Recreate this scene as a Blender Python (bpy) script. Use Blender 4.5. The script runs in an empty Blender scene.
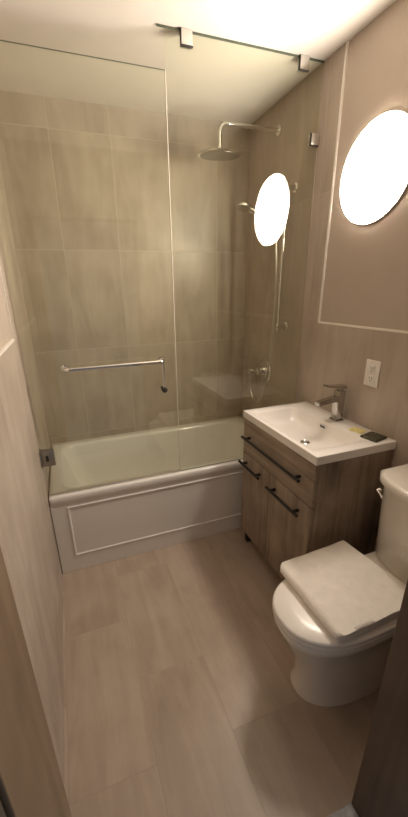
import bpy, bmesh, math, random
from mathutils import Vector, Matrix, noise
random.seed(7)
SC = bpy.context.scene
COL = SC.collection

# ------------------------------------------------------------------ camera
FPX, PX, PY = 347.03, 192.37, 418.54
YAW, PITCH, ROLL = 0.3381, 0.3558, -0.0224
cam_data = bpy.data.cameras.new('camera')
cam = bpy.data.objects.new('camera', cam_data)
COL.objects.link(cam)
_f = Vector((math.sin(YAW)*math.cos(PITCH), math.cos(YAW)*math.cos(PITCH), -math.sin(PITCH)))
_r = Vector((math.cos(YAW), -math.sin(YAW), 0))
_u = _r.cross(_f)
_c, _s = math.cos(ROLL), math.sin(ROLL)
_r, _u = _r*_c + _u*_s, _u*_c - _r*_s
M = Matrix.Identity(4)
for i in range(3):
    M[i][0], M[i][1], M[i][2] = _r[i], _u[i], -_f[i]
M[0][3], M[1][3], M[2][3] = 0.2064, -1.7718, 1.5274
cam.matrix_world = M
cam_data.sensor_fit = 'VERTICAL'
cam_data.sensor_height = 36
cam_data.sensor_width = 36
cam_data.lens = 36*FPX/817
cam_data.shift_x = (204-PX)/817
cam_data.shift_y = (PY-408.5)/817
cam_data.clip_start = 0.02
SC.camera = cam

# ------------------------------------------------------------------ light and exposure
world = bpy.data.worlds.new('world')
SC.world = world
world.use_nodes = True
bg = world.node_tree.nodes['Background']
bg.inputs[0].default_value = (0.72, 0.70, 0.72, 1)
bg.inputs[1].default_value = 0.19
LAMP_STRENGTH = 80.0
LAMP_COLOR = (1.0, 0.87, 0.73)
SC.view_settings.view_transform = 'Standard'
SC.view_settings.look = 'None'
SC.view_settings.exposure = 0.18
SC.view_settings.gamma = 1.0
SC.view_settings.use_curve_mapping = False
SC.cycles.max_bounces = 14
SC.cycles.diffuse_bounces = 8
SC.cycles.transparent_max_bounces = 24
SC.cycles.sample_clamp_indirect = 6
SC.cycles.caustics_reflective = False

# ------------------------------------------------------------------ materials
def new_mat(name):
    m = bpy.data.materials.new(name)
    m.use_nodes = True
    nt = m.node_tree
    for n in list(nt.nodes):
        nt.nodes.remove(n)
    out = nt.nodes.new('ShaderNodeOutputMaterial')
    return m, nt, out

def N(nt, kind, **kw):
    n = nt.nodes.new(kind)
    for k, v in kw.items():
        setattr(n, k, v)
    return n

def L(nt, a, b):
    nt.links.new(a, b)

def math_node(nt, op, a, b=None):
    n = N(nt, 'ShaderNodeMath', operation=op)
    for i, v in enumerate((a, b)):
        if v is None: continue
        if isinstance(v, (int, float)): n.inputs[i].default_value = v
        else: L(nt, v, n.inputs[i])
    return n.outputs[0]

def ramp(nt, fac, stops):
    n = N(nt, 'ShaderNodeValToRGB')
    el = n.color_ramp.elements
    while len(el) < len(stops): el.new(0.5)
    for e, (p, c) in zip(el, stops):
        e.position = p
        e.color = (*c, 1) if len(c) == 3 else c
    L(nt, fac, n.inputs[0])
    return n.outputs[0]

def plain(name, col, rough=0.5, metal=0.0, var=0.04, scale=9.0, bump=0.0, coat=0.0, bscale=60.0, sheen=0.0, spec=0.5):
    m, nt, out = new_mat(name)
    p = N(nt, 'ShaderNodeBsdfPrincipled')
    tc = N(nt, 'ShaderNodeTexCoord')
    no = N(nt, 'ShaderNodeTexNoise'); no.inputs['Scale'].default_value = scale; no.inputs['Detail'].default_value = 4
    L(nt, tc.outputs['Object'], no.inputs['Vector'])
    a = tuple(max(0, c*(1-var)) for c in col); b = tuple(min(1, c*(1+var)) for c in col)
    L(nt, ramp(nt, no.outputs['Fac'], [(0.3, a), (0.7, b)]), p.inputs['Base Color'])
    p.inputs['Roughness'].default_value = rough
    p.inputs['Metallic'].default_value = metal
    p.inputs['Coat Weight'].default_value = coat
    p.inputs['Specular IOR Level'].default_value = spec
    if sheen:
        p.inputs['Sheen Weight'].default_value = sheen
        p.inputs['Sheen Roughness'].default_value = 0.6
    if bump:
        nb = N(nt, 'ShaderNodeTexNoise'); nb.inputs['Scale'].default_value = bscale; nb.inputs['Detail'].default_value = 5
        L(nt, tc.outputs['Object'], nb.inputs['Vector'])
        bn = N(nt, 'ShaderNodeBump'); bn.inputs['Strength'].default_value = bump; bn.inputs['Distance'].default_value = 0.004
        L(nt, nb.outputs['Fac'], bn.inputs['Height']); L(nt, bn.outputs[0], p.inputs['Normal'])
    L(nt, p.outputs[0], out.inputs[0])
    return m

def tile(name, ua, va, u0, v0, tw, th, cols, grout, rough=0.38, streak=(9, 1.6), contrast=0.85, offset=0.0):
    """large-format streaky porcelain tile: ua runs across, va runs along the tile"""
    m, nt, out = new_mat(name)
    p = N(nt, 'ShaderNodeBsdfPrincipled')
    tc = N(nt, 'ShaderNodeTexCoord')
    sx = N(nt, 'ShaderNodeSeparateXYZ'); L(nt, tc.outputs['Object'], sx.inputs[0])
    U = math_node(nt, 'SUBTRACT', sx.outputs[ua], u0)
    V = math_node(nt, 'SUBTRACT', sx.outputs[va], v0)
    iu = math_node(nt, 'FLOOR', math_node(nt, 'DIVIDE', U, tw))
    if offset:
        V = math_node(nt, 'ADD', V, math_node(nt, 'MULTIPLY', math_node(nt, 'MODULO', math_node(nt, 'ADD', iu, 100.0), 2.0), offset))
    iv = math_node(nt, 'FLOOR', math_node(nt, 'DIVIDE', V, th))
    fu = math_node(nt, 'PINGPONG', U, tw/2); fv = math_node(nt, 'PINGPONG', V, th/2)
    edge = math_node(nt, 'MINIMUM', fu, fv)
    g = ramp(nt, math_node(nt, 'MULTIPLY', edge, 100.0), [(0.10, (1, 1, 1)), (0.22, (0, 0, 0))])
    cid = N(nt, 'ShaderNodeCombineXYZ'); L(nt, iu, cid.inputs[0]); L(nt, iv, cid.inputs[1])
    wn = N(nt, 'ShaderNodeTexWhiteNoise', noise_dimensions='2D'); L(nt, cid.outputs[0], wn.inputs['Vector'])
    # streaks run along the tile, shifted per tile
    cv = N(nt, 'ShaderNodeCombineXYZ')
    L(nt, math_node(nt, 'MULTIPLY', U, streak[0]), cv.inputs[0])
    L(nt, math_node(nt, 'MULTIPLY', V, streak[1]), cv.inputs[1])
    L(nt, math_node(nt, 'MULTIPLY', wn.outputs['Value'], 40.0), cv.inputs[2])
    n1 = N(nt, 'ShaderNodeTexNoise'); n1.inputs['Scale'].default_value = 1.0; n1.inputs['Detail'].default_value = 6; n1.inputs['Roughness'].default_value = 0.62
    n1.inputs['Distortion'].default_value = 0.6
    L(nt, cv.outputs[0], n1.inputs['Vector'])
    cw = N(nt, 'ShaderNodeCombineXYZ')
    L(nt, U, cw.inputs[0]); L(nt, V, cw.inputs[1]); L(nt, math_node(nt, 'MULTIPLY', wn.outputs['Value'], 9.0), cw.inputs[2])
    n2 = N(nt, 'ShaderNodeTexNoise'); n2.inputs['Scale'].default_value = 5.0; n2.inputs['Detail'].default_value = 5
    L(nt, cw.outputs[0], n2.inputs['Vector'])
    f = math_node(nt, 'ADD', math_node(nt, 'MULTIPLY', n1.outputs['Fac'], 0.6), math_node(nt, 'MULTIPLY', n2.outputs['Fac'], 0.4))
    f = math_node(nt, 'ADD', f, math_node(nt, 'MULTIPLY', math_node(nt, 'SUBTRACT', wn.outputs['Value'], 0.5), 0.07))
    w = 0.17/contrast
    col = ramp(nt, f, [(0.5-w, cols[0]), (0.5, cols[1]), (0.5+w, cols[2])])
    mx = N(nt, 'ShaderNodeMix', data_type='RGBA')
    L(nt, g, mx.inputs['Factor']); L(nt, col, mx.inputs[6]); mx.inputs[7].default_value = (*grout, 1)
    L(nt, mx.outputs[2], p.inputs['Base Color'])
    L(nt, math_node(nt, 'ADD', math_node(nt, 'MULTIPLY', n2.outputs['Fac'], 0.16), rough-0.08), p.inputs['Roughness'])
    bn = N(nt, 'ShaderNodeBump'); bn.inputs['Strength'].default_value = 0.35; bn.inputs['Distance'].default_value = 0.002
    hh = math_node(nt, 'SUBTRACT', math_node(nt, 'MULTIPLY', n1.outputs['Fac'], 0.25), g)
    L(nt, hh, bn.inputs['Height']); L(nt, bn.outputs[0], p.inputs['Normal'])
    L(nt, p.outputs[0], out.inputs[0])
    return m

def glass_mat(name, tint, refl=1.0):
    """clear plate: tinted see-through plus a Fresnel-weighted mirror reflection"""
    m, nt, out = new_mat(name)
    lw = N(nt, 'ShaderNodeLayerWeight'); lw.inputs['Blend'].default_value = 0.5
    f5 = math_node(nt, 'POWER', lw.outputs['Facing'], 5.0)
    fr = math_node(nt, 'ADD', math_node(nt, 'MULTIPLY', f5, 0.9), 0.040*refl)
    t = N(nt, 'ShaderNodeBsdfTransparent'); t.inputs[0].default_value = (*tint, 1)
    gl = N(nt, 'ShaderNodeBsdfGlossy'); gl.inputs['Roughness'].default_value = 0.0; gl.inputs[0].default_value = (1, 1, 1, 1)
    mx = N(nt, 'ShaderNodeMixShader'); L(nt, fr, mx.inputs[0]); L(nt, t.outputs[0], mx.inputs[1]); L(nt, gl.outputs[0], mx.inputs[2])
    L(nt, mx.outputs[0], out.inputs[0])
    return m

def emit_mat(name, col, s):
    m, nt, out = new_mat(name)
    e = N(nt, 'ShaderNodeEmission'); e.inputs[0].default_value = (*col, 1); e.inputs[1].default_value = s
    L(nt, e.outputs[0], out.inputs[0])
    return m

def wood_mat(name, cols, along, rough=0.5, knots=True, scale=1.0):
    m, nt, out = new_mat(name)
    p = N(nt, 'ShaderNodeBsdfPrincipled')
    tc = N(nt, 'ShaderNodeTexCoord')
    mp = N(nt, 'ShaderNodeMapping')
    s = [22*scale, 22*scale, 22*scale]; s[along] = 1.6*scale
    mp.inputs['Scale'].default_value = s
    L(nt, tc.outputs['Object'], mp.inputs[0])
    n1 = N(nt, 'ShaderNodeTexNoise'); n1.inputs['Scale'].default_value = 1; n1.inputs['Detail'].default_value = 7; n1.inputs['Distortion'].default_value = 1.2
    L(nt, mp.outputs[0], n1.inputs['Vector'])
    n2 = N(nt, 'ShaderNodeTexNoise'); n2.inputs['Scale'].default_value = 5*scale; n2.inputs['Detail'].default_value = 4
    L(nt, tc.outputs['Object'], n2.inputs['Vector'])
    f = math_node(nt, 'ADD', math_node(nt, 'MULTIPLY', n1.outputs['Fac'], 0.5), math_node(nt, 'MULTIPLY', n2.outputs['Fac'], 0.5))
    col = ramp(nt, f, [(0.34, cols[0]), (0.5, cols[1]), (0.66, cols[2])])
    if knots:
        mk = N(nt, 'ShaderNodeMapping'); ks = [9.0, 9.0, 9.0]; ks[along] = 5.0
        mk.inputs['Scale'].default_value = ks; mk.inputs['Location'].default_value = (0.35, 0.1, 0.62)
        L(nt, tc.outputs['Object'], mk.inputs[0])
        dn = N(nt, 'ShaderNodeTexNoise'); dn.inputs['Scale'].default_value = 2.0
        L(nt, mk.outputs[0], dn.inputs['Vector'])
        av = N(nt, 'ShaderNodeVectorMath', operation='MULTIPLY_ADD')
        L(nt, dn.outputs['Color'], av.inputs[0]); av.inputs[1].default_value = (0.5, 0.5, 0.5); L(nt, mk.outputs[0], av.inputs[2])
        vo = N(nt, 'ShaderNodeTexVoronoi'); vo.inputs['Scale'].default_value = 0.55
        L(nt, av.outputs[0], vo.inputs['Vector'])
        kf = ramp(nt, vo.outputs['Distance'], [(0.0, (1, 1, 1)), (0.16, (0.6, 0.6, 0.6)), (0.42, (0, 0, 0))])
        mx = N(nt, 'ShaderNodeMix', data_type='RGBA')
        L(nt, math_node(nt, 'MULTIPLY', kf, 0.75), mx.inputs['Factor']); L(nt, col, mx.inputs[6]); mx.inputs[7].default_value = (*[c*0.35 for c in cols[0]], 1)
        col = mx.outputs[2]
    L(nt, col, p.inputs['Base Color'])
    p.inputs['Roughness'].default_value = rough
    bn = N(nt, 'ShaderNodeBump'); bn.inputs['Strength'].default_value = 0.2; bn.inputs['Distance'].default_value = 0.002
    L(nt, n1.outputs['Fac'], bn.inputs['Height']); L(nt, bn.outputs[0], p.inputs['Normal'])
    L(nt, p.outputs[0], out.inputs[0])
    return m

TC = [(0.345, 0.285, 0.23), (0.44, 0.37, 0.305), (0.53, 0.455, 0.385)]
M_TILE_BACK = tile('back_wall_tile', 0, 2, 0.270, 1.165, 0.338, 0.606, TC, (0.56, 0.485, 0.41))
M_TILE_SIDE = tile('side_wall_tile', 1, 2, -0.400, 1.360, 0.338, 0.606, TC, (0.47, 0.40, 0.335))
M_TILE_LEFT = tile('left_wall_tile', 1, 2, -0.300, 1.340, 0.338, 0.606, TC, (0.47, 0.40, 0.335), contrast=1.1)
FC = [(0.34, 0.27, 0.21), (0.43, 0.345, 0.275), (0.51, 0.42, 0.345)]
M_FLOOR = tile('floor_tile', 0, 1, 0.300, -0.16, 0.288, 0.60, FC, (0.40, 0.325, 0.26), rough=0.36, streak=(13, 2.0), offset=0.30)
M_PAINT = plain('taupe_wall_paint', (0.47, 0.395, 0.325), 0.6, var=0.02, bump=0.05, bscale=120)
M_CEIL = plain('cream_ceiling_paint', (0.75, 0.71, 0.655), 0.7, var=0.02, bump=0.10, bscale=180)
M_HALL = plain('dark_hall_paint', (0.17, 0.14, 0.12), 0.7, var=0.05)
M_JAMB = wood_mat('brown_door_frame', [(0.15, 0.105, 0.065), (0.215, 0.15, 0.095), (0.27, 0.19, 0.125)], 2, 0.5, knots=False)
M_JAMB_SHADE = wood_mat('shaded_brown_door_frame', [(0.085, 0.062, 0.045), (0.115, 0.083, 0.060), (0.145, 0.105, 0.075)], 2, 0.5, knots=False)  # darker copy of the frame wood, shade of the unlit side in its colour
M_CASING = plain('shaded_door_casing', (0.10, 0.078, 0.062), 0.55, var=0.1)  # hall-side shadow put into the casing's dark colour
M_TRIM = plain('white_tile_edge_trim', (0.83, 0.79, 0.72), 0.35, var=0.01)
M_CAULK = plain('white_sealant', (0.72, 0.68, 0.6), 0.5, var=0.05)
M_TUB = plain('white_tub_enamel', (0.80, 0.78, 0.75), 0.18, var=0.01, coat=0.3)
M_CERAMIC = plain('white_ceramic', (0.85, 0.81, 0.73), 0.12, var=0.01, coat=0.4)
M_SEAT = plain('white_seat_plastic', (0.87, 0.84, 0.79), 0.25, var=0.01)
M_BASIN = plain('white_basin', (0.84, 0.81, 0.77), 0.16, var=0.01, coat=0.3)
M_CHROME = plain('chrome', (0.78, 0.77, 0.75), 0.08, metal=1.0, var=0.02)
M_SATIN = plain('satin_chrome', (0.80, 0.78, 0.75), 0.3, metal=1.0, var=0.03)
M_FAUCET = plain('faucet_chrome', (0.50, 0.48, 0.46), 0.12, metal=1.0, var=0.03)
M_NICKEL = plain('brushed_nickel', (0.42, 0.40, 0.37), 0.35, metal=1.0, var=0.04)
M_HOSE = plain('steel_braid_hose', (0.60, 0.58, 0.54), 0.3, metal=1.0, var=0.1, scale=300)
M_BLACK = plain('matte_black_metal', (0.012, 0.011, 0.011), 0.4, var=0.1)
M_DARK = plain('dark_rubber', (0.03, 0.028, 0.025), 0.6, var=0.1)
M_EDGE = plain('green_glass_edge', (0.10, 0.125, 0.095), 0.15, var=0.05)
M_GLASS = glass_mat('clear_green_glass', (0.962, 0.972, 0.928), 1.3)
M_LAMP = emit_mat('lit_lamp_diffuser', LAMP_COLOR, LAMP_STRENGTH)
M_HOUSING = plain('white_lamp_housing', (0.8, 0.76, 0.7), 0.4, var=0.01)
M_WOOD = wood_mat('grey_brown_rustic_wood', [(0.17, 0.125, 0.090), (0.315, 0.245, 0.185), (0.43, 0.345, 0.265)], 1, 0.5)
M_WOODV = wood_mat('grey_brown_rustic_wood_upright', [(0.17, 0.125, 0.090), (0.315, 0.245, 0.185), (0.43, 0.345, 0.265)], 2, 0.5)
M_TOWEL = plain('white_terry_cloth', (0.89, 0.845, 0.775), 0.95, var=0.04, scale=30, bump=0.55, bscale=260, sheen=0.3, spec=0.1)
M_PLATE = plain('ivory_outlet_plastic', (0.82, 0.79, 0.73), 0.35, var=0.01)
M_SLOT = plain('outlet_slot', (0.05, 0.045, 0.04), 0.6, var=0.1)
M_YELLOW = plain('yellow_paper_wrapper', (0.74, 0.64, 0.26), 0.5, var=0.25, scale=70)
M_PACK = plain('dark_printed_wrapper', (0.045, 0.050, 0.032), 0.35, var=0.9, scale=110)
m_, nt_, out_ = new_mat('mottled_dark_wrapper')
_p = N(nt_, 'ShaderNodeBsdfPrincipled'); _t = N(nt_, 'ShaderNodeTexCoord'); _n = N(nt_, 'ShaderNodeTexNoise')
_n.inputs['Scale'].default_value = 75; _n.inputs['Detail'].default_value = 3
L(nt_, _t.outputs['Object'], _n.inputs['Vector'])
L(nt_, ramp(nt_, _n.outputs['Fac'], [(0.40, (0.010, 0.010, 0.008)), (0.52, (0.030, 0.035, 0.018)), (0.60, (0.14, 0.12, 0.05)), (0.70, (0.03, 0.04, 0.02))]), _p.inputs['Base Color'])
_p.inputs['Roughness'].default_value = 0.35; L(nt_, _p.outputs[0], out_.inputs[0]); M_PACK = m_
M_SILL = plain('grey_stone_threshold', (0.42, 0.43, 0.46), 0.3, var=0.25, scale=45)

# ------------------------------------------------------------------ mesh helpers
def BM(): return bmesh.new()

def obj(name, bm, mat, parent=None, angle=35, smooth=True):
    bmesh.ops.recalc_face_normals(bm, faces=bm.faces[:])
    me = bpy.data.meshes.new(name)
    bm.to_mesh(me); bm.free()
    for m in (mat if isinstance(mat, (list, tuple)) else [mat]):
        me.materials.append(m)
    if smooth:
        for p in me.polygons: p.use_smooth = True
        me.set_sharp_from_angle(angle=math.radians(angle))
    o = bpy.data.objects.new(name, me)
    COL.objects.link(o)
    if parent is not None:
        o.parent = parent
        pt, q = Vector((0, 0, 0)), parent
        while q is not None:
            pt += q.location; q = q.parent
        me.transform(Matrix.Translation(-pt))
    return o

def tag(o, label, cat=None, group=None, kind=None):
    if label: o['label'] = label
    if cat: o['category'] = cat
    if group: o['group'] = group
    if kind: o['kind'] = kind
    return o

def thing(name, loc, label, cat, group=None):
    o = bpy.data.objects.new(name, None)
    COL.objects.link(o)
    o.empty_display_size = 0.05
    o.location = loc
    return tag(o, label, cat, group)

def struct(name, bm, mat, label=None, cat=None, parent=None, smooth=False):
    o = obj(name, bm, mat, parent, smooth=smooth)
    if parent is None:
        tag(o, label, cat, None, 'structure')
    return o

def box(bm, lo, hi, bev=0.0, seg=2):
    r = bmesh.ops.create_cube(bm, size=1)
    vs = r['verts']
    for v in vs:
        v.co = Vector([(lo[i]+hi[i])/2 + v.co[i]*(hi[i]-lo[i]) for i in range(3)])
    if bev:
        es = list({e for v in vs for e in v.link_edges})
        bmesh.ops.bevel(bm, geom=es, offset=bev, segments=seg, profile=0.5, affect='EDGES')

def loft(bm, loops, cap0=True, cap1=True, closed=True):
    rings = [[bm.verts.new(p) for p in lp] for lp in loops]
    n = len(rings[0])
    for a, b in zip(rings, rings[1:]):
        for i in range(n if closed else n-1):
            bm.faces.new((a[i], a[(i+1) % n], b[(i+1) % n], b[i]))
    if cap0: bm.faces.new(rings[0][::-1])
    if cap1: bm.faces.new(rings[-1])
    return rings

def frame(d):
    d = Vector(d).normalized()
    a = Vector((0, 0, 1)) if abs(d.z) < 0.9 else Vector((1, 0, 0))
    u = d.cross(a).normalized()
    return u, d.cross(u).normalized()

def lathe(bm, origin, axis, prof, n=32):
    """prof: list of (distance along the axis, radius)"""
    o = Vector(origin); d = Vector(axis).normalized(); u, v = frame(d)
    loops = []
    for t, r in prof:
        r = max(r, 1e-4)
        loops.append([o + d*t + (u*math.cos(a)+v*math.sin(a))*r for a in [2*math.pi*i/n for i in range(n)]])
    loft(bm, loops)

def smooth_path(pts, k=8):
    P = [Vector(p) for p in pts]
    P = [P[0]*2-P[1]] + P + [P[-1]*2-P[-2]]
    out = []
    for i in range(1, len(P)-2):
        a, b, c, d = P[i-1:i+3]
        for j in range(k):
            t = j/k
            out.append(0.5*((2*b)+(c-a)*t+(2*a-5*b+4*c-d)*t*t+(3*b-a-3*c+d)*t**3))
    out.append(P[-2])
    return out

def tube(bm, pts, r, n=12, radii=None):
    pts = [Vector(p) for p in pts]
    u = None; loops = []
    for i, p in enumerate(pts):
        a = pts[max(i-1, 0)]; b = pts[min(i+1, len(pts)-1)]
        t = (b-a).normalized()
        if u is None: u = frame(t)[0]
        u = (u - t*u.dot(t)).normalized(); w = t.cross(u)
        rr = radii[i] if radii else r
        loops.append([p + (u*math.cos(x)+w*math.sin(x))*rr for x in [2*math.pi*j/n for j in range(n)]])
    loft(bm, loops)

def fillet(pts, r, k=6):
    """polyline with rounded corners"""
    P = [Vector(p) for p in pts]; out = [P[0]]
    for a, b, c in zip(P, P[1:], P[2:]):
        d1 = (a-b).normalized(); d2 = (c-b).normalized()
        p1 = b+d1*r; p2 = b+d2*r
        for j in range(k+1):
            t = j/k
            out.append(p1*(1-t)**2 + b*2*t*(1-t) + p2*t*t)
    out.append(P[-1]); return out

def prism(bm, poly, ax, a, b):
    """polygon in the two other axes, extruded along axis ax from a to b"""
    def P(q, h):
        v = [0, 0, 0]; k = 0
        for i in range(3):
            if i == ax: v[i] = h
            else: v[i] = q[k]; k += 1
        return v
    loft(bm, [[P(q, a) for q in poly], [P(q, b) for q in poly]])

def rrect(x0, x1, y0, y1, r, z, k=6):
    pts = []
    for cx, cy, a0 in ((x1-r, y1-r, 0), (x0+r, y1-r, 90), (x0+r, y0+r, 180), (x1-r, y0+r, 270)):
        for j in range(k+1):
            a = math.radians(a0 + 90*j/k)
            pts.append(Vector((cx+r*math.cos(a), cy+r*math.sin(a), z)))
    return pts

# ------------------------------------------------------------------ setting
W, YB, H = 1.52, 0.70, 2.515
YG = -0.010            # glass plane
YE, ZE = -0.150, 1.340  # where tile gives way to paint on the side walls
Y0, Y1 = -1.53, -1.37   # doorway wall

bm = BM(); box(bm, (-0.12, Y0, -0.1), (W+0.12, YB+0.12, 0))
struct('floor', bm, M_FLOOR, 'beige stone-look tiled bathroom floor', 'floor')
bm = BM(); box(bm, (-0.12, Y0, H), (W+0.12, YB+0.12, H+0.1))
struct('ceiling', bm, M_CEIL, 'plain cream painted bathroom ceiling', 'ceiling')
bm = BM(); box(bm, (-0.12, YB, 0), (W+0.12, YB+0.12, H))
struct('wall_back', bm, M_TILE_BACK, 'taupe tiled shower wall behind the bathtub', 'wall')

def side_wall(name, x, s, label, ye, mat):
    """s=+1: wall stands on the +x side of plane x; tile is 8 mm proud of the paint"""
    bm = BM()
    box(bm, (min(x+s*0.008, x+s*0.12), Y0, 0), (max(x+s*0.008, x+s*0.12), YB, H))
    w = struct(name, bm, M_PAINT, label, 'wall')
    bm = BM()
    poly = [(Y1, 0), (YB, 0), (YB, H), (ye, H), (ye, ZE), (Y1, ZE)]
    prism(bm, poly, 0, x, x+s*0.008)
    obj('tile_panel', bm, mat, w, smooth=False)
    bm = BM()
    e = 0.009
    poly = [(Y1, ZE), (ye, ZE), (ye, H), (ye-e, H), (ye-e, ZE+e), (Y1, ZE+e)]
    prism(bm, poly, 0, x-s*0.001, x+s*0.008)
    obj('edge_trim', bm, M_TRIM, w, smooth=False)
    return w
side_wall('wall_left', 0.0, -1, 'left wall, taupe tile below paint with white edge trim', -0.115, M_TILE_LEFT)
side_wall('wall_right', W, 1, 'right wall behind vanity, taupe tile below paint with white edge trim', YE, M_TILE_SIDE)

# doorway wall, opening 0.09 .. 0.85
bm = BM()
box(bm, (-0.12, Y0, 0), (0.081, Y1, H)); box(bm, (0.865, Y0, 0), (W+0.12, Y1, H)); box(bm, (0.081, Y0, 2.06), (0.865, Y1, H))
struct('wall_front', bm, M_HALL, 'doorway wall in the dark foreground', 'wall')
def jamb(name, x, s, label):
    bm = BM(); box(bm, (min(x, x-s*0.015), Y0-0.008, 0), (max(x, x-s*0.015), Y1+0.006, 2.045), 0.002)
    j = struct(name, bm, M_JAMB if s > 0 else M_JAMB_SHADE, label, 'door frame')
    bm = BM(); xx = sorted((x-s*0.005, x-s*0.075)); box(bm, (xx[0], Y0-0.022, 0), (xx[1], Y0-0.0085, 2.1), 0.003)
    c = obj('casing', bm, M_CASING, j)
    return j
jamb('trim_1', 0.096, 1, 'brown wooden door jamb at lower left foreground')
jamb('trim_2', 0.85, -1, 'shade-darkened brown door jamb at lower right foreground')
bm = BM(); box(bm, (0.097, Y0-0.02, 0.0002), (0.849, Y1+0.006, 0.012), 0.004)
struct('trim_3', bm, M_SILL, 'grey mottled threshold strip at foot of the doorway', 'threshold')

# ------------------------------------------------------------------ bathtub
HT = 0.510; YF = -0.038
t = thing('bathtub', (W/2, 0.33, 0), 'white alcove bathtub with panelled apron behind glass screen', 'bathtub')
g = 0.003
bm = BM()
R0 = 0.012
x0, x1, y0, y1 = g, W-g, YF, YB-g
loops = [rrect(x0+.04, x1-.04, y0+.05, y1-.02, .05, 0.10), rrect(x0+.002, x1-.002, y0+.005, y1, R0, HT-0.050), rrect(x0, x1, y0, y1, R0, HT-0.040),
         rrect(x0, x1, y0, y1, R0, HT-0.012), rrect(x0+.004, x1-.004, y0+.004, y1-.004, R0, HT-0.003), rrect(x0+.012, x1-.012, y0+.012, y1-.012, R0, HT),
         rrect(x0+.060, x1-.060, y0+.068, y1-.040, .09, HT), rrect(x0+.070, x1-.068, y0+.078, y1-.050, .09, HT-.006),
         rrect(x0+.078, x1-.074, y0+.086, y1-.058, .09, HT-.022), rrect(x0+.13, x1-.09, y0+.105, y1-.080, .10, HT-.20),
         rrect(x0+.20, x1-.11, y0+.125, y1-.10, .11, HT-.36), rrect(x0+.25, x1-.16, y0+.17, y1-.15, .10, HT-.395)]
loft(bm, loops)
obj('basin_shell', bm, M_TUB, t, angle=50)
# apron: flat border with a recessed panel
bm = BM()
ya, yb_ = YF+0.012, YF+0.028
A = [(x0, 0.0), (x1, 0.0), (x1, HT-.05), (x0, HT-.05)]
px0, px1, pz0, pz1 = 0.085, W-0.085, 0.105, 0.435
def ring(xa, xb, za, zb, y): return [Vector((xa, y, za)), Vector((xb, y, za)), Vector((xb, y, zb)), Vector((xa, y, zb))]
loft(bm, [ring(x0, x1, 0.0, HT-.05, YF+.06), ring(x0, x1, 0.0, HT-.05, YF+.009), ring(x0+.002, x1-.002, .002, HT-.05, YF+.007),
          ring(px0, px1, pz0, pz1, YF+.007), ring(px0+.003, px1-.003, pz0+.003, pz1-.003, YF+.0035), ring(px0+.008, px1-.008, pz0+.008, pz1-.008, YF+.0035),
          ring(px0+.013, px1-.013, pz0+.013, pz1-.013, YF+.009), ring(px0+.03, px1-.03, pz0+.03, pz1-.03, YF+.009)], True, True)
obj('apron', bm, M_TUB, t, angle=20)
bm = BM(); lathe(bm, (W-.16-.1, .33, HT-.3945), (0, 0, 1), [(0, .028), (.003, .028), (.005, .022), (.004, .0)], 24)
obj('drain', bm, M_CHROME, t)
bm = BM(); lathe(bm, (W-.105, .33, HT-.13), (-1, 0, 0.18), [(0, .036), (.006, .036), (.012, .028), (.012, .0)], 28)
obj('overflow_cover', bm, M_CHROME, t)
# sealant between tub rim and tile
bm = BM(); box(bm, (0.001, YB-.007, HT-.004), (W-.001, YB-.0005, HT+.004), .001)
obj('sealant', bm, M_CAULK, t)

# ------------------------------------------------------------------ glass screen
def pane(bm, x0, x1, z0, z1, th=0.008):
    box(bm, (x0, YG-th/2, z0), (x1, YG+th/2, z1))
def glass_obj(bm, name, parent):
    o = obj(name, bm, [M_GLASS, M_EDGE], parent, smooth=False)
    for p in o.data.polygons:
        if abs(p.normal.z) > 0.5: p.material_index = 1
    return o
XD = 0.742
d = thing('shower_door', (0.01, YG, HT), 'frameless hinged glass shower door with chrome towel bar', 'shower door')
bm = BM(); pane(bm, 0.014, XD-0.003, HT+.008, 2.376)
glass_obj(bm, 'glass_pane', d)
def hinge(z):
    bm = BM()
    box(bm, (0.0003, YG-.028, z-.044), (0.007, YG+.028, z+.044), .0015)
    h = obj('hinge', bm, M_NICKEL, d)
    for s in (-1, 1):
        bm = BM(); ys = sorted((YG+s*.0045, YG+s*.013)); box(bm, (0.005, ys[0], z-.044), (0.068, ys[1], z+.044), .0015)
        c = obj('clamp_plate', bm, M_NICKEL, h)
    bm = BM(); box(bm, (0.026, YG-.0145, z-.016), (0.040, YG-.0128, z+.016), .0005)
    obj('slot', bm, M_DARK, h)
hinge(0.735); hinge(2.20)
# bottom sweep
bm = BM(); box(bm, (0.014, YG-.006, HT+.002), (XD-.003, YG+.006, HT+.0085), .001)
obj('bottom_seal', bm, M_SATIN, d)
bm = BM(); box(bm, (XD-.0028, YG-.0042, HT+.009), (XD-.0003, YG+.0042, 2.376))
obj('edge_seal', bm, M_CAULK, d, smooth=False)
# towel bar on the room side
yb = YG-.058; zb = 1.186
bm = BM()
tube(bm, fillet([(0.181, YG-.004, zb), (0.181, yb, zb), (0.656, yb, zb), (0.656, YG-.004, zb)], .022, 8), .0105, 16)
tb = obj('towel_bar', bm, M_CHROME, d)
for x in (0.181, 0.656):
    bm = BM(); lathe(bm, (x, YG-.0045, zb), (0, -1, 0), [(0, .016), (.005, .016), (.008, .010)], 24)
    obj('rosette', bm, M_CHROME, tb)
# pull hanging below the right end of the bar, ending in a black knob
bm = BM(); tube(bm, [(0.656, yb+.006, zb-.004), (0.656, yb+.006, zb-.140)], .0065, 14)
pl = obj('door_pull', bm, M_CHROME, d)
bm = BM(); lathe(bm, (0.656, YG-.0045, zb-.148), (0, -1, 0), [(0, .009), (.030, .009), (.034, .014), (.056, .015), (.060, .011), (.061, .0)], 24)
o = obj('knob', bm, M_DARK, pl); o['label'] = 'black round knob'

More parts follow.
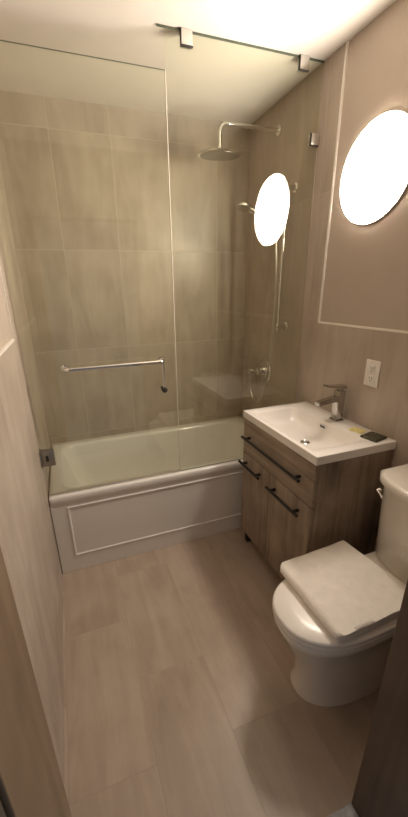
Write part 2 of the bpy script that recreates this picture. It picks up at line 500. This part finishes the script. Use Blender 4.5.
p = thing('glass_panel', (XD+.38, YG, HT), 'fixed glass shower panel clipped to ceiling beside the door', 'shower screen')
bm = BM(); pane(bm, XD, W-.004, HT+.002, H-.006)
glass_obj(bm, 'glass_pane', p)
bm = BM(); box(bm, (XD-.03, YG-.004, H-.0055), (W-.002, YG+.005, H-.0005), .001)
obj('ceiling_seal', bm, M_EDGE, p)
def clip(x):
    bm = BM()
    for s in (-1, 1):
        ys = sorted((YG+s*.0045, YG+s*.013)); box(bm, (x-.024, ys[0], H-.052), (x+.024, ys[1], H-.001), .0015)
    c = obj('ceiling_clip', bm, M_SATIN, p)
    bm = BM(); box(bm, (x-.026, YG-.0145, H-.056), (x+.026, YG-.003, H-.0515), .001); box(bm, (x-.0275, YG-.0145, H-.056), (x-.0235, YG-.003, H-.002), .001)  # dark strips along the clip's bottom and left edges
    obj('dark_edge', bm, M_DARK, c)
clip(0.835); clip(1.405)
bm = BM()
for s in (-1, 1):
    ys = sorted((YG+s*.0045, YG+s*.013)); box(bm, (W-.046, ys[0], 2.185), (W-.001, ys[1], 2.233), .0015)
c = obj('wall_clip', bm, M_SATIN, p)
bm = BM(); box(bm, (W-.048, YG-.0145, 2.181), (W-.002, YG-.003, 2.1855), .001); box(bm, (W-.0495, YG-.0145, 2.181), (W-.0455, YG-.003, 2.233), .001)  # same dark strips, bottom and left of the wall clip
obj('dark_edge', bm, M_DARK, c)
bm = BM(); box(bm, (W-.0038, YG-.005, HT+.002), (W-.0004, YG+.005, H-.006))
obj('wall_seal', bm, M_PAINT, p)

# ------------------------------------------------------------------ shower fittings
t = thing('rain_shower', (W, .35, 2.37), 'chrome rain shower head on a bent arm below the ceiling', 'shower head')
bm = BM(); lathe(bm, (W-.0005, .353, 2.372), (-1, 0, 0), [(0, .028), (.006, .028), (.011, .018), (.012, .012)], 28)
obj('flange', bm, M_CHROME, t)
hx, hz = 1.150, 2.228
bm = BM(); tube(bm, fillet([(W-.008, .353, 2.372), (hx, .353, 2.372), (hx, .353, hz+.03)], .055, 10), .0105, 16)
obj('shower_arm', bm, M_CHROME, t)
bm = BM(); lathe(bm, (hx, .353, hz+.04), (0, .10, -1), [(0, .012), (.012, .016), (.022, .018), (.030, .020), (.034, .045), (.037, .122), (.039, .125), (.044, .125), (.046, .120), (.046, .0)], 48)
hd = obj('shower_head', bm, M_CHROME, t)
bm = BM(); lathe(bm, (hx, .3576, hz-.0060), (0, .10, -1), [(0, .110), (.002, .109), (.002, .0)], 40)
obj('spray_plate', bm, M_NICKEL, hd)

xb = W-.058; ybar = .148; zt, zl = 2.045, 1.300
t = thing('slide_bar', (W, ybar, zl), 'tall chrome slide rail on right shower wall', 'shower rail')
bm = BM(); tube(bm, [(xb, ybar, zl-.03), (xb, ybar, zt+.03)], .0095, 16)
obj('rail', bm, M_CHROME, t)
for z in (zt, zl):
    bm = BM(); lathe(bm, (W-.0005, ybar, z), (-1, 0, 0), [(0, .026), (.005, .026), (.010, .015), (.045, .012), (.070, .013), (.074, .010)], 24)
    obj('wall_bracket', bm, M_CHROME, t)
zs = 1.905
bm = BM(); lathe(bm, (xb, ybar, zs-.022), (0, 0, 1), [(0, .014), (.003, .018), (.041, .018), (.044, .014)], 20)
lathe(bm, (xb, ybar, zs), (-1, 0.25, 0), [(0.01, .010), (.035, .011), (.040, .016), (.062, .016), (.064, .012)], 20)
obj('slider', bm, M_CHROME, t)

t = thing('hand_shower', (xb-.05, ybar, zs), 'chrome hand shower with looping steel hose on the slide rail', 'hand shower')
ha = Vector((xb-.046, ybar+.012, zs-.030)); hb = Vector((1.285, .235, 1.945))
bm = BM()
dirv = (hb-ha)
pts = [ha + dirv*(i/8) for i in range(9)]
tube(bm, pts, .01, 14, radii=[.0095, .0105, .011, .0115, .012, .0125, .0135, .016, .018])
obj('handle', bm, M_CHROME, t)
fd = Vector((-.22, -.10, -.95)).normalized()
hc = hb + dirv.normalized()*.035
bm = BM(); lathe(bm, hc-fd*.018, fd, [(0, .012), (.004, .026), (.012, .042), (.020, .046), (.026, .046), (.028, .041), (.028, 0)], 32)
h2 = obj('spray_head', bm, M_CHROME, t)
# valve data
vy, vz = .372, .968
outp = Vector((W-.062, .470, .940))
bm = BM()
hp = smooth_path([ha+Vector((.002, -.001, -.004)), ha+Vector((.004, -.004, -.12)), (xb-.034, .150, 1.60), (xb-.026, .158, 1.35), (xb-.022, .185, 1.10), (xb-.020, .235, .90),
                  (xb-.018, .300, .775), (xb-.014, .370, .750), (xb-.010, .435, .800), (xb-.006, .466, .885), outp], 10)
tube(bm, hp, .0062, 10)
obj('hose', bm, M_HOSE, t)

t = thing('shower_valve', (W, vy, vz), 'round chrome shower mixer valve low on right shower wall', 'shower valve')
bm = BM(); lathe(bm, (W-.0005, vy, vz), (-1, 0, 0), [(0, .086), (.004, .086), (.010, .078), (.010, .03), (.030, .028), (.032, .024)], 48)
obj('round_plate', bm, M_CHROME, t)
bm = BM(); lathe(bm, (W-.034, vy, vz), (-1, 0, 0), [(0, .024), (.030, .024), (.034, .020), (.034, 0)], 28)
box(bm, (W-.062, vy+.005, vz-.008), (W-.048, vy+.098, vz+.006), .003)
obj('lever', bm, M_CHROME, t)
bm = BM(); lathe(bm, (W-.0005, .470, .953), (-1, 0, 0), [(0, .026), (.006, .026), (.010, .014), (.050, .014), (.066, .016), (.074, .016), (.076, .010)], 24)
lathe(bm, (W-.062, .470, .953), (0, 0, -1), [(.005, .010), (.028, .010), (.030, .008)], 16)
obj('hose_outlet', bm, M_CHROME, t)

# ------------------------------------------------------------------ round wall lamp
XP = W+.008
t = thing('wall_lamp', (XP, -.412, 1.974), 'glowing round disc lamp on the painted wall above the vanity', 'lamp')
LR = .196
bm = BM(); lathe(bm, (XP-.0005, -.412, 1.974), (-1, 0, 0), [(0, LR-.012), (.003, LR-.002), (.009, LR), (.012, LR-.003)], 64)
obj('housing', bm, M_HOUSING, t)
bm = BM(); lathe(bm, (XP-.0128, -.412, 1.974), (-1, 0, 0), [(0, LR-.004), (.0012, LR-.004), (.0022, LR-.008), (.0035, LR-.03), (.0045, LR*.6), (.005, 0)], 64)
obj('diffuser', bm, M_LAMP, t)

# ------------------------------------------------------------------ outlet
t = thing('wall_outlet', (W, -.566, 1.146), 'ivory duplex wall outlet beside the faucet', 'outlet')
bm = BM(); box(bm, (W-.006, -.566-.040, 1.146-.061), (W-.0003, -.566+.040, 1.146+.061), .003, 3)
obj('cover_plate', bm, M_PLATE, t)
for dz in (.024, -.024):
    bm = BM(); box(bm, (W-.0085, -.566-.017, 1.146+dz-.017), (W-.0055, -.566+.017, 1.146+dz+.017), .0012)
    rc = obj('receptacle', bm, M_PLATE, t)
    bm = BM()
    for dy in (-.007, .007): box(bm, (W-.0090, -.566+dy-.0012, 1.146+dz-.003), (W-.0083, -.566+dy+.0012, 1.146+dz+.008))
    lathe(bm, (W-.0083, -.566, 1.146+dz-.010), (-1, 0, 0), [(0, .0028), (.0007, .0028)], 12)
    obj('slot', bm, M_SLOT, rc)
bm = BM(); lathe(bm, (W-.0058, -.566, 1.146), (-1, 0, 0), [(0, .004), (.001, .004), (.0016, .002)], 14)
obj('screw', bm, M_SATIN, t)

# ------------------------------------------------------------------ vanity
VX, VYN, VYF = 1.100, -.752, -.125      # front plane, near side, far side
ZT = .840
v = thing('bathroom_vanity', (1.32, -.44, 0), 'knotty grey-brown wooden vanity cabinet with black bar handles', 'cabinet')
def board(name, lo, hi, mat):
    bm = BM(); box(bm, lo, hi, .0015)
    return obj(name, bm, mat, v)
board('side_panel', (VX+.016, VYN, .088), (W-.004, VYN+.018, ZT), M_WOODV)
board('side_panel', (VX+.016, VYF-.018, .088), (W-.004, VYF, ZT), M_WOODV)
board('bottom_panel', (VX+.016, VYN+.0185, .088), (W-.004, VYF-.0185, .106), M_WOOD)
board('back_panel', (W-.016, VYN+.0185, .1065), (W-.004, VYF-.0185, ZT), M_WOOD)
def front_panel(name, ya, yb, za, zb, mat, hy0, hy1, hz):
    bm = BM(); box(bm, (VX-.002, ya, za), (VX+.0155, yb, zb), .0022)
    f = obj(name, bm, mat, v)
    bm = BM()
    xh = VX-.034
    tube(bm, [(xh, hy0, hz), (xh, hy1, hz)], .0078, 12)
    for y in (hy0+.035, hy1-.035): tube(bm, [(VX-.0022, y, hz), (xh, y, hz)], .0078, 12)
    o = obj('handle', bm, M_BLACK, f); o['label'] = 'matte black bar handle'
    return f
front_panel('drawer', VYN+.002, VYF-.002, .634, ZT-.002, M_WOOD, -.690, -.165, .742)
front_panel('door', -.416, VYF-.002, .090, .630, M_WOODV, -.360, -.140, .577)
front_panel('door', VYN+.002, -.420, .090, .630, M_WOODV, -.700, -.440, .570)
for x in (VX+.035, W-.04):
    for y in (VYN+.035, VYF-.035):
        bm = BM(); box(bm, (x-.016, y-.016, 0), (x+.016, y+.016, .0878), .002)
        o = obj('leg', bm, M_BLACK, v); o['label'] = 'short black foot'

# basin top
b = thing('washbasin', (1.31, -.44, ZT), 'white rectangular basin top set on the wooden vanity', 'sink')
BX0, BX1, BY0, BY1, ZB = 1.092, W-.001, -.757, -.120, .883
bm = BM()
loops = [rrect(BX0+.11, BX1-.195, BY0+.19, BY1-.19, .03, ZB-.088), rrect(BX0+.045, BX1-.140, BY0+.11, BY1-.11, .05, ZB-.078), rrect(BX0+.030, BX1-.128, BY0+.075, BY1-.075, .045, ZB-.055),
         rrect(BX0+.026, BX1-.12, BY0+.06, BY1-.06, .04, ZT+.0005),
         rrect(BX0+.005, BX1-.005, BY0+.005, BY1-.005, .004, ZT+.0005), rrect(BX0, BX1, BY0, BY1, .005, ZT+.005), rrect(BX0, BX1, BY0, BY1, .005, ZB-.005),
         rrect(BX0+.0015, BX1-.0015, BY0+.0015, BY1-.0015, .005, ZB-.0015), rrect(BX0+.005, BX1-.005, BY0+.005, BY1-.005, .005, ZB),
         rrect(BX0+.026, BX1-.125, BY0+.060, BY1-.060, .030, ZB), rrect(BX0+.029, BX1-.128, BY0+.063, BY1-.063, .030, ZB-.002), rrect(BX0+.032, BX1-.130, BY0+.067, BY1-.067, .032, ZB-.010),
         rrect(BX0+.042, BX1-.138, BY0+.085, BY1-.085, .045, ZB-.052), rrect(BX0+.055, BX1-.150, BY0+.12, BY1-.12, .05, ZB-.070),
         rrect(BX0+.12, BX1-.205, BY0+.20, BY1-.20, .03, ZB-.080)]
loft(bm, loops)
obj('basin', bm, M_BASIN, b, angle=40)
bm = BM(); lathe(bm, (1.255, -.472, ZB-.0798), (0, 0, 1), [(0, .024), (.0025, .024), (.004, .021), (.0025, .0185), (.0005, .018), (.0005, 0)], 32)
dr = obj('drain', bm, M_CHROME, b)
bm = BM(); lathe(bm, (1.255, -.472, ZB-.0792), (0, 0, 1), [(0, .0178), (.0006, .0178), (.0006, 0)], 24)
obj('drain_gap', bm, M_DARK, dr)
bm = BM(); lathe(bm, (1.255, -.472, ZB-.0785), (0, 0, 1), [(0, .013), (.004, .0135), (.006, .011), (.0065, 0)], 24)
obj('stopper', bm, M_CHROME, dr)
bm = BM(); box(bm, (1.3815, -.461, ZB-.037), (1.3872, -.415, ZB-.019), .002)
o = obj('overflow_slot', bm, M_CHROME, b)
bm = BM(); box(bm, (1.3805, -.457, ZB-.033), (1.3825, -.419, ZB-.023), .0005)
obj('opening', bm, M_DARK, o)

# faucet
f = thing('basin_faucet', (1.460, -.442, ZB), 'square chrome single-lever faucet on the white basin', 'faucet')
bm = BM()
fx, fy = 1.460, -.442
box(bm, (fx-.026, fy-.026, ZB+.0003), (fx+.026, fy+.026, ZB+.006), .0015)
box(bm, (fx-.021, fy-.021, ZB+.005), (fx+.021, fy+.021, ZB+.158), .003)
obj('body', bm, M_FAUCET, f)
bm = BM()
def quadloop(x, zc, hy, hz): return [Vector((x, fy-hy, zc-hz)), Vector((x, fy+hy, zc-hz)), Vector((x, fy+hy, zc+hz)), Vector((x, fy-hy, zc+hz))]
loft(bm, [quadloop(fx-.018, ZB+.118, .018, .013), quadloop(fx-.10, ZB+.107, .0175, .0105), quadloop(fx-.132, ZB+.102, .017, .009)])
lathe(bm, (fx-.115, fy, ZB+.096), (0, 0, -1), [(0, .011), (.010, .011), (.011, .009)], 16)
bmesh.ops.bevel(bm, geom=[e for e in bm.edges if e.calc_length() > .03], offset=.002, segments=2, affect='EDGES')
obj('spout', bm, M_FAUCET, f)
bm = BM()
loft(bm, [quadloop(fx+.022, ZB+.174, .021, .009), quadloop(fx-.022, ZB+.177, .021, .007), quadloop(fx-.095, ZB+.190, .017, .004)])
bmesh.ops.bevel(bm, geom=[e for e in bm.edges if e.calc_length() > .03], offset=.002, segments=2, affect='EDGES')
box(bm, (fx-.012, fy-.012, ZB+.157), (fx+.012, fy+.012, ZB+.168))
obj('lever', bm, M_FAUCET, f)

def packet(name, cx, cy, lx, ly, h, rot, mat, label, cat):
    bm = BM()
    c, s = math.cos(rot), math.sin(rot)
    n = 8; rows = []
    loops = []
    for z, k in ((ZB+.0003, .96), (ZB+h*.5, 1.0), (ZB+h, .90)):
        lp = []
        for q in rrect(-lx/2*k, lx/2*k, -ly/2*k, ly/2*k, .004, 0, 3):
            lp.append(Vector((cx+q.x*c-q.y*s, cy+q.x*s+q.y*c, z)))
        loops.append(lp)
    loft(bm, loops)
    return tag(obj(name, bm, mat), label, cat)
packet('soap_packet', 1.446, -.600, .048, .066, .006, .25, M_YELLOW, 'small yellow wrapped soap packet behind the basin', 'soap')
pk = packet('toiletry_packet', 1.452, -.690, .088, .082, .010, .2, M_PACK, 'dark printed toiletry packet at near end of the basin ledge', 'packet')

# ------------------------------------------------------------------ toilet
TY = -1.020
t = thing('toilet', (1.2, TY, 0), 'white two-piece toilet with closed lid beside the vanity', 'toilet')
def egg(xc, af, ab, b, z, n=48, pf=2.25, pb=2.8):
    pts = []
    for i in range(n):
        a = 2*math.pi*i/n
        c, s = math.cos(a), math.sin(a)
        e = pf if c < 0 else pb
        x = math.copysign(abs(c)**(2/e), c); y = math.copysign(abs(s)**(2/e), s)
        pts.append(Vector((xc + x*(af if c < 0 else ab), TY+y*b, z)))
    return pts
bm = BM()
loft(bm, [egg(1.11, .226, .27, .120, 0), egg(1.11, .223, .27, .117, .015), egg(1.11, .214, .27, .111, .06), egg(1.10, .212, .28, .110, .14),
          egg(1.08, .222, .30, .116, .22), egg(1.055, .235, .33, .132, .295), egg(1.04, .243, .35, .152, .345), egg(1.03, .246, .36, .162, .375),
          egg(1.03, .246, .36, .163, .390), egg(1.03, .241, .355, .158, .397)])
obj('bowl', bm, M_CERAMIC, t, angle=60)
# rear deck that carries the tank
bm = BM(); loft(bm, [rrect(1.30, W-.03, TY-.12, TY+.12, .03, .28), rrect(1.28, W-.02, TY-.155, TY+.155, .03, .36), rrect(1.28, W-.02, TY-.158, TY+.158, .03, .405), rrect(1.285, W-.025, TY-.155, TY+.155, .03, .410)])
obj('tank_deck', bm, M_CERAMIC, t, angle=50)
bm = BM(); loft(bm, [egg(1.03, .245, .245, .164, .3975, pb=3.5), egg(1.03, .250, .25, .168, .402, pb=3.5), egg(1.03, .250, .25, .168, .411, pb=3.5), egg(1.03, .246, .245, .165, .414, pb=3.5)])
obj('seat', bm, M_SEAT, t, angle=60)
bm = BM(); loft(bm, [egg(1.03, .245, .245, .164, .4145, pb=3.5), egg(1.03, .250, .25, .168, .419, pb=3.5), egg(1.03, .250, .25, .168, .427, pb=3.5), egg(1.03, .242, .243, .161, .433, pb=3.5),
                     egg(1.03, .18, .17, .12, .436, pb=3.5)])
obj('seat_lid', bm, M_SEAT, t, angle=60)
for s in (-1, 1):
    bm = BM(); lathe(bm, (1.262, TY+s*.075-.02, .4235), (0, 1, 0), [(0, .007), (.002, .0095), (.038, .0095), (.040, .007)], 18)
    obj('hinge_cap', bm, M_SEAT, t)
# tank with bowed front
def tankloop(x0, x1, hw, bow, z, n=14, r=.03):
    pts = []
    # front edge from +y to -y with a bow toward -x
    for i in range(n+1):
        u = -1+2*i/n
        y = TY - u*hw
        e = abs(u)**6
        pts.append(Vector((x0 - bow*(1-u*u) + r*e, y, z)))
    pts += [Vector((x1, TY-hw, z)), Vector((x1, TY+hw, z))]
    return pts
bm = BM()
loft(bm, [tankloop(1.364, W-.012, .160, .022, .411), tankloop(1.359, W-.012, .166, .024, .43), tankloop(1.344, W-.010, .176, .030, .772), tankloop(1.344, W-.010, .176, .030, .777)])
obj('tank', bm, M_CERAMIC, t, angle=50)
bm = BM()
loft(bm, [tankloop(1.334, W-.006, .182, .032, .7775), tankloop(1.328, W-.004, .187, .034, .783), tankloop(1.328, W-.004, .187, .034, .805), tankloop(1.334, W-.006, .182, .033, .813), tankloop(1.348, W-.02, .176, .03, .815)])
obj('tank_lid', bm, M_CERAMIC, t, angle=50)
bm = BM(); ly = TY+.158
lathe(bm, (1.342, ly, .735), (-1, .3, 0), [(0, .012), (.005, .012), (.009, .008), (.014, .007)], 18)
tube(bm, [(1.330, ly+.004, .735), (1.327, ly-.010, .730), (1.325, ly-.030, .718)], .006, 10, radii=[.0065, .006, .0062])
o = obj('flush_lever', bm, M_CHROME, t); o['label'] = 'chrome flush lever'

# ------------------------------------------------------------------ folded towel on the lid
def towel():
    """one cloth folded in half and in half again: a ribbon swept across its width"""
    A = Vector((.897, -.829, 0)); B = Vector((1.236, -.815, 0)); C = Vector((1.276, -1.165, 0)); D = Vector((.905, -1.178, 0))
    z0 = .4372; th = .0102; gap = .0106; nu, nv = 26, 26; Ls = .35
    zc = lambda k: z0 + th/2 + k*gap
    path = []
    def run(k, s0, s1):
        for i in range(nu+1): path.append((s0+(s1-s0)*i/nu, zc(k), k))
    def fold(s, za, zb_, sg, k):
        r = (zb_-za)/2
        for j in range(1, 8):
            a = -math.pi/2 + math.pi*j/8
            path.append((s + sg*math.cos(a)*abs(r)/Ls*1.15, (za+zb_)/2 + math.sin(a)*r, k))
    run(2, .985, .035); fold(.035, zc(2), zc(1), -1, 1.5)
    run(1, .035, .97); fold(.97, zc(1), zc(0), 1, .5)
    run(0, .97, .045); fold(.045, zc(0), zc(3), -1, 2.0)
    run(3, .045, 1.0)
    bm = BM(); top = []; bot = []; m = len(path)
    for i, (s, z, k) in enumerate(path):
        a = path[max(i-1, 0)]; b = path[min(i+1, m-1)]
        ts, tz = (b[0]-a[0])*Ls, b[1]-a[1]
        ln = math.hypot(ts, tz) or 1
        ns, nz = -tz/ln/Ls, ts/ln
        r1, r2 = [], []
        for j in range(nv+1):
            tt = j/nv
            for sign, rw in ((1, r1), (-1, r2)):
                ss = s + ns*sign*th/2; zz = z + nz*sign*th/2
                # layers end unevenly along the two cut edges
                tv = tt + (tt-.5)*2*(.016*noise.noise(Vector((s*2.0, k*3.1, 5.0))) - .008*(3-k)*(tt > .5)*.6)
                # rounded soft corner at the folded edge
                cr = max(0, 1-ss/.07); tv += cr*cr*(.035 if tt < .5 else -.02)*abs(2*tt-1)**6
                q = A.lerp(B, ss).lerp(D.lerp(C, ss), tv)
                h = (zz-z0)/(4*gap)
                soft = .0045*noise.noise(Vector((ss*3.2, tt*3.2, 2.0)))*h
                ed = .004*h*(abs(2*tt-1)**8)
                wob = .004*noise.noise(Vector((ss*4, tt*4, 7+k)))
                rw.append(bm.verts.new((q.x+wob, q.y+wob*.6, zz+soft-ed)))
        top.append(r1); bot.append(r2)
    for i in range(m-1):
        for j in range(nv):
            bm.faces.new((top[i][j], top[i+1][j], top[i+1][j+1], top[i][j+1]))
            bm.faces.new((bot[i][j], bot[i][j+1], bot[i+1][j+1], bot[i+1][j]))
        for j in (0, nv):
            bm.faces.new((top[i][j], bot[i][j], bot[i+1][j], top[i+1][j]))
    for i in (0, m-1):
        for j in range(nv):
            bm.faces.new((top[i][j], top[i][j+1], bot[i][j+1], bot[i][j]))
    o = obj('folded_towel', bm, M_TOWEL, angle=80)
    return tag(o, 'white folded bath towel lying on the closed toilet lid', 'towel')
towel()
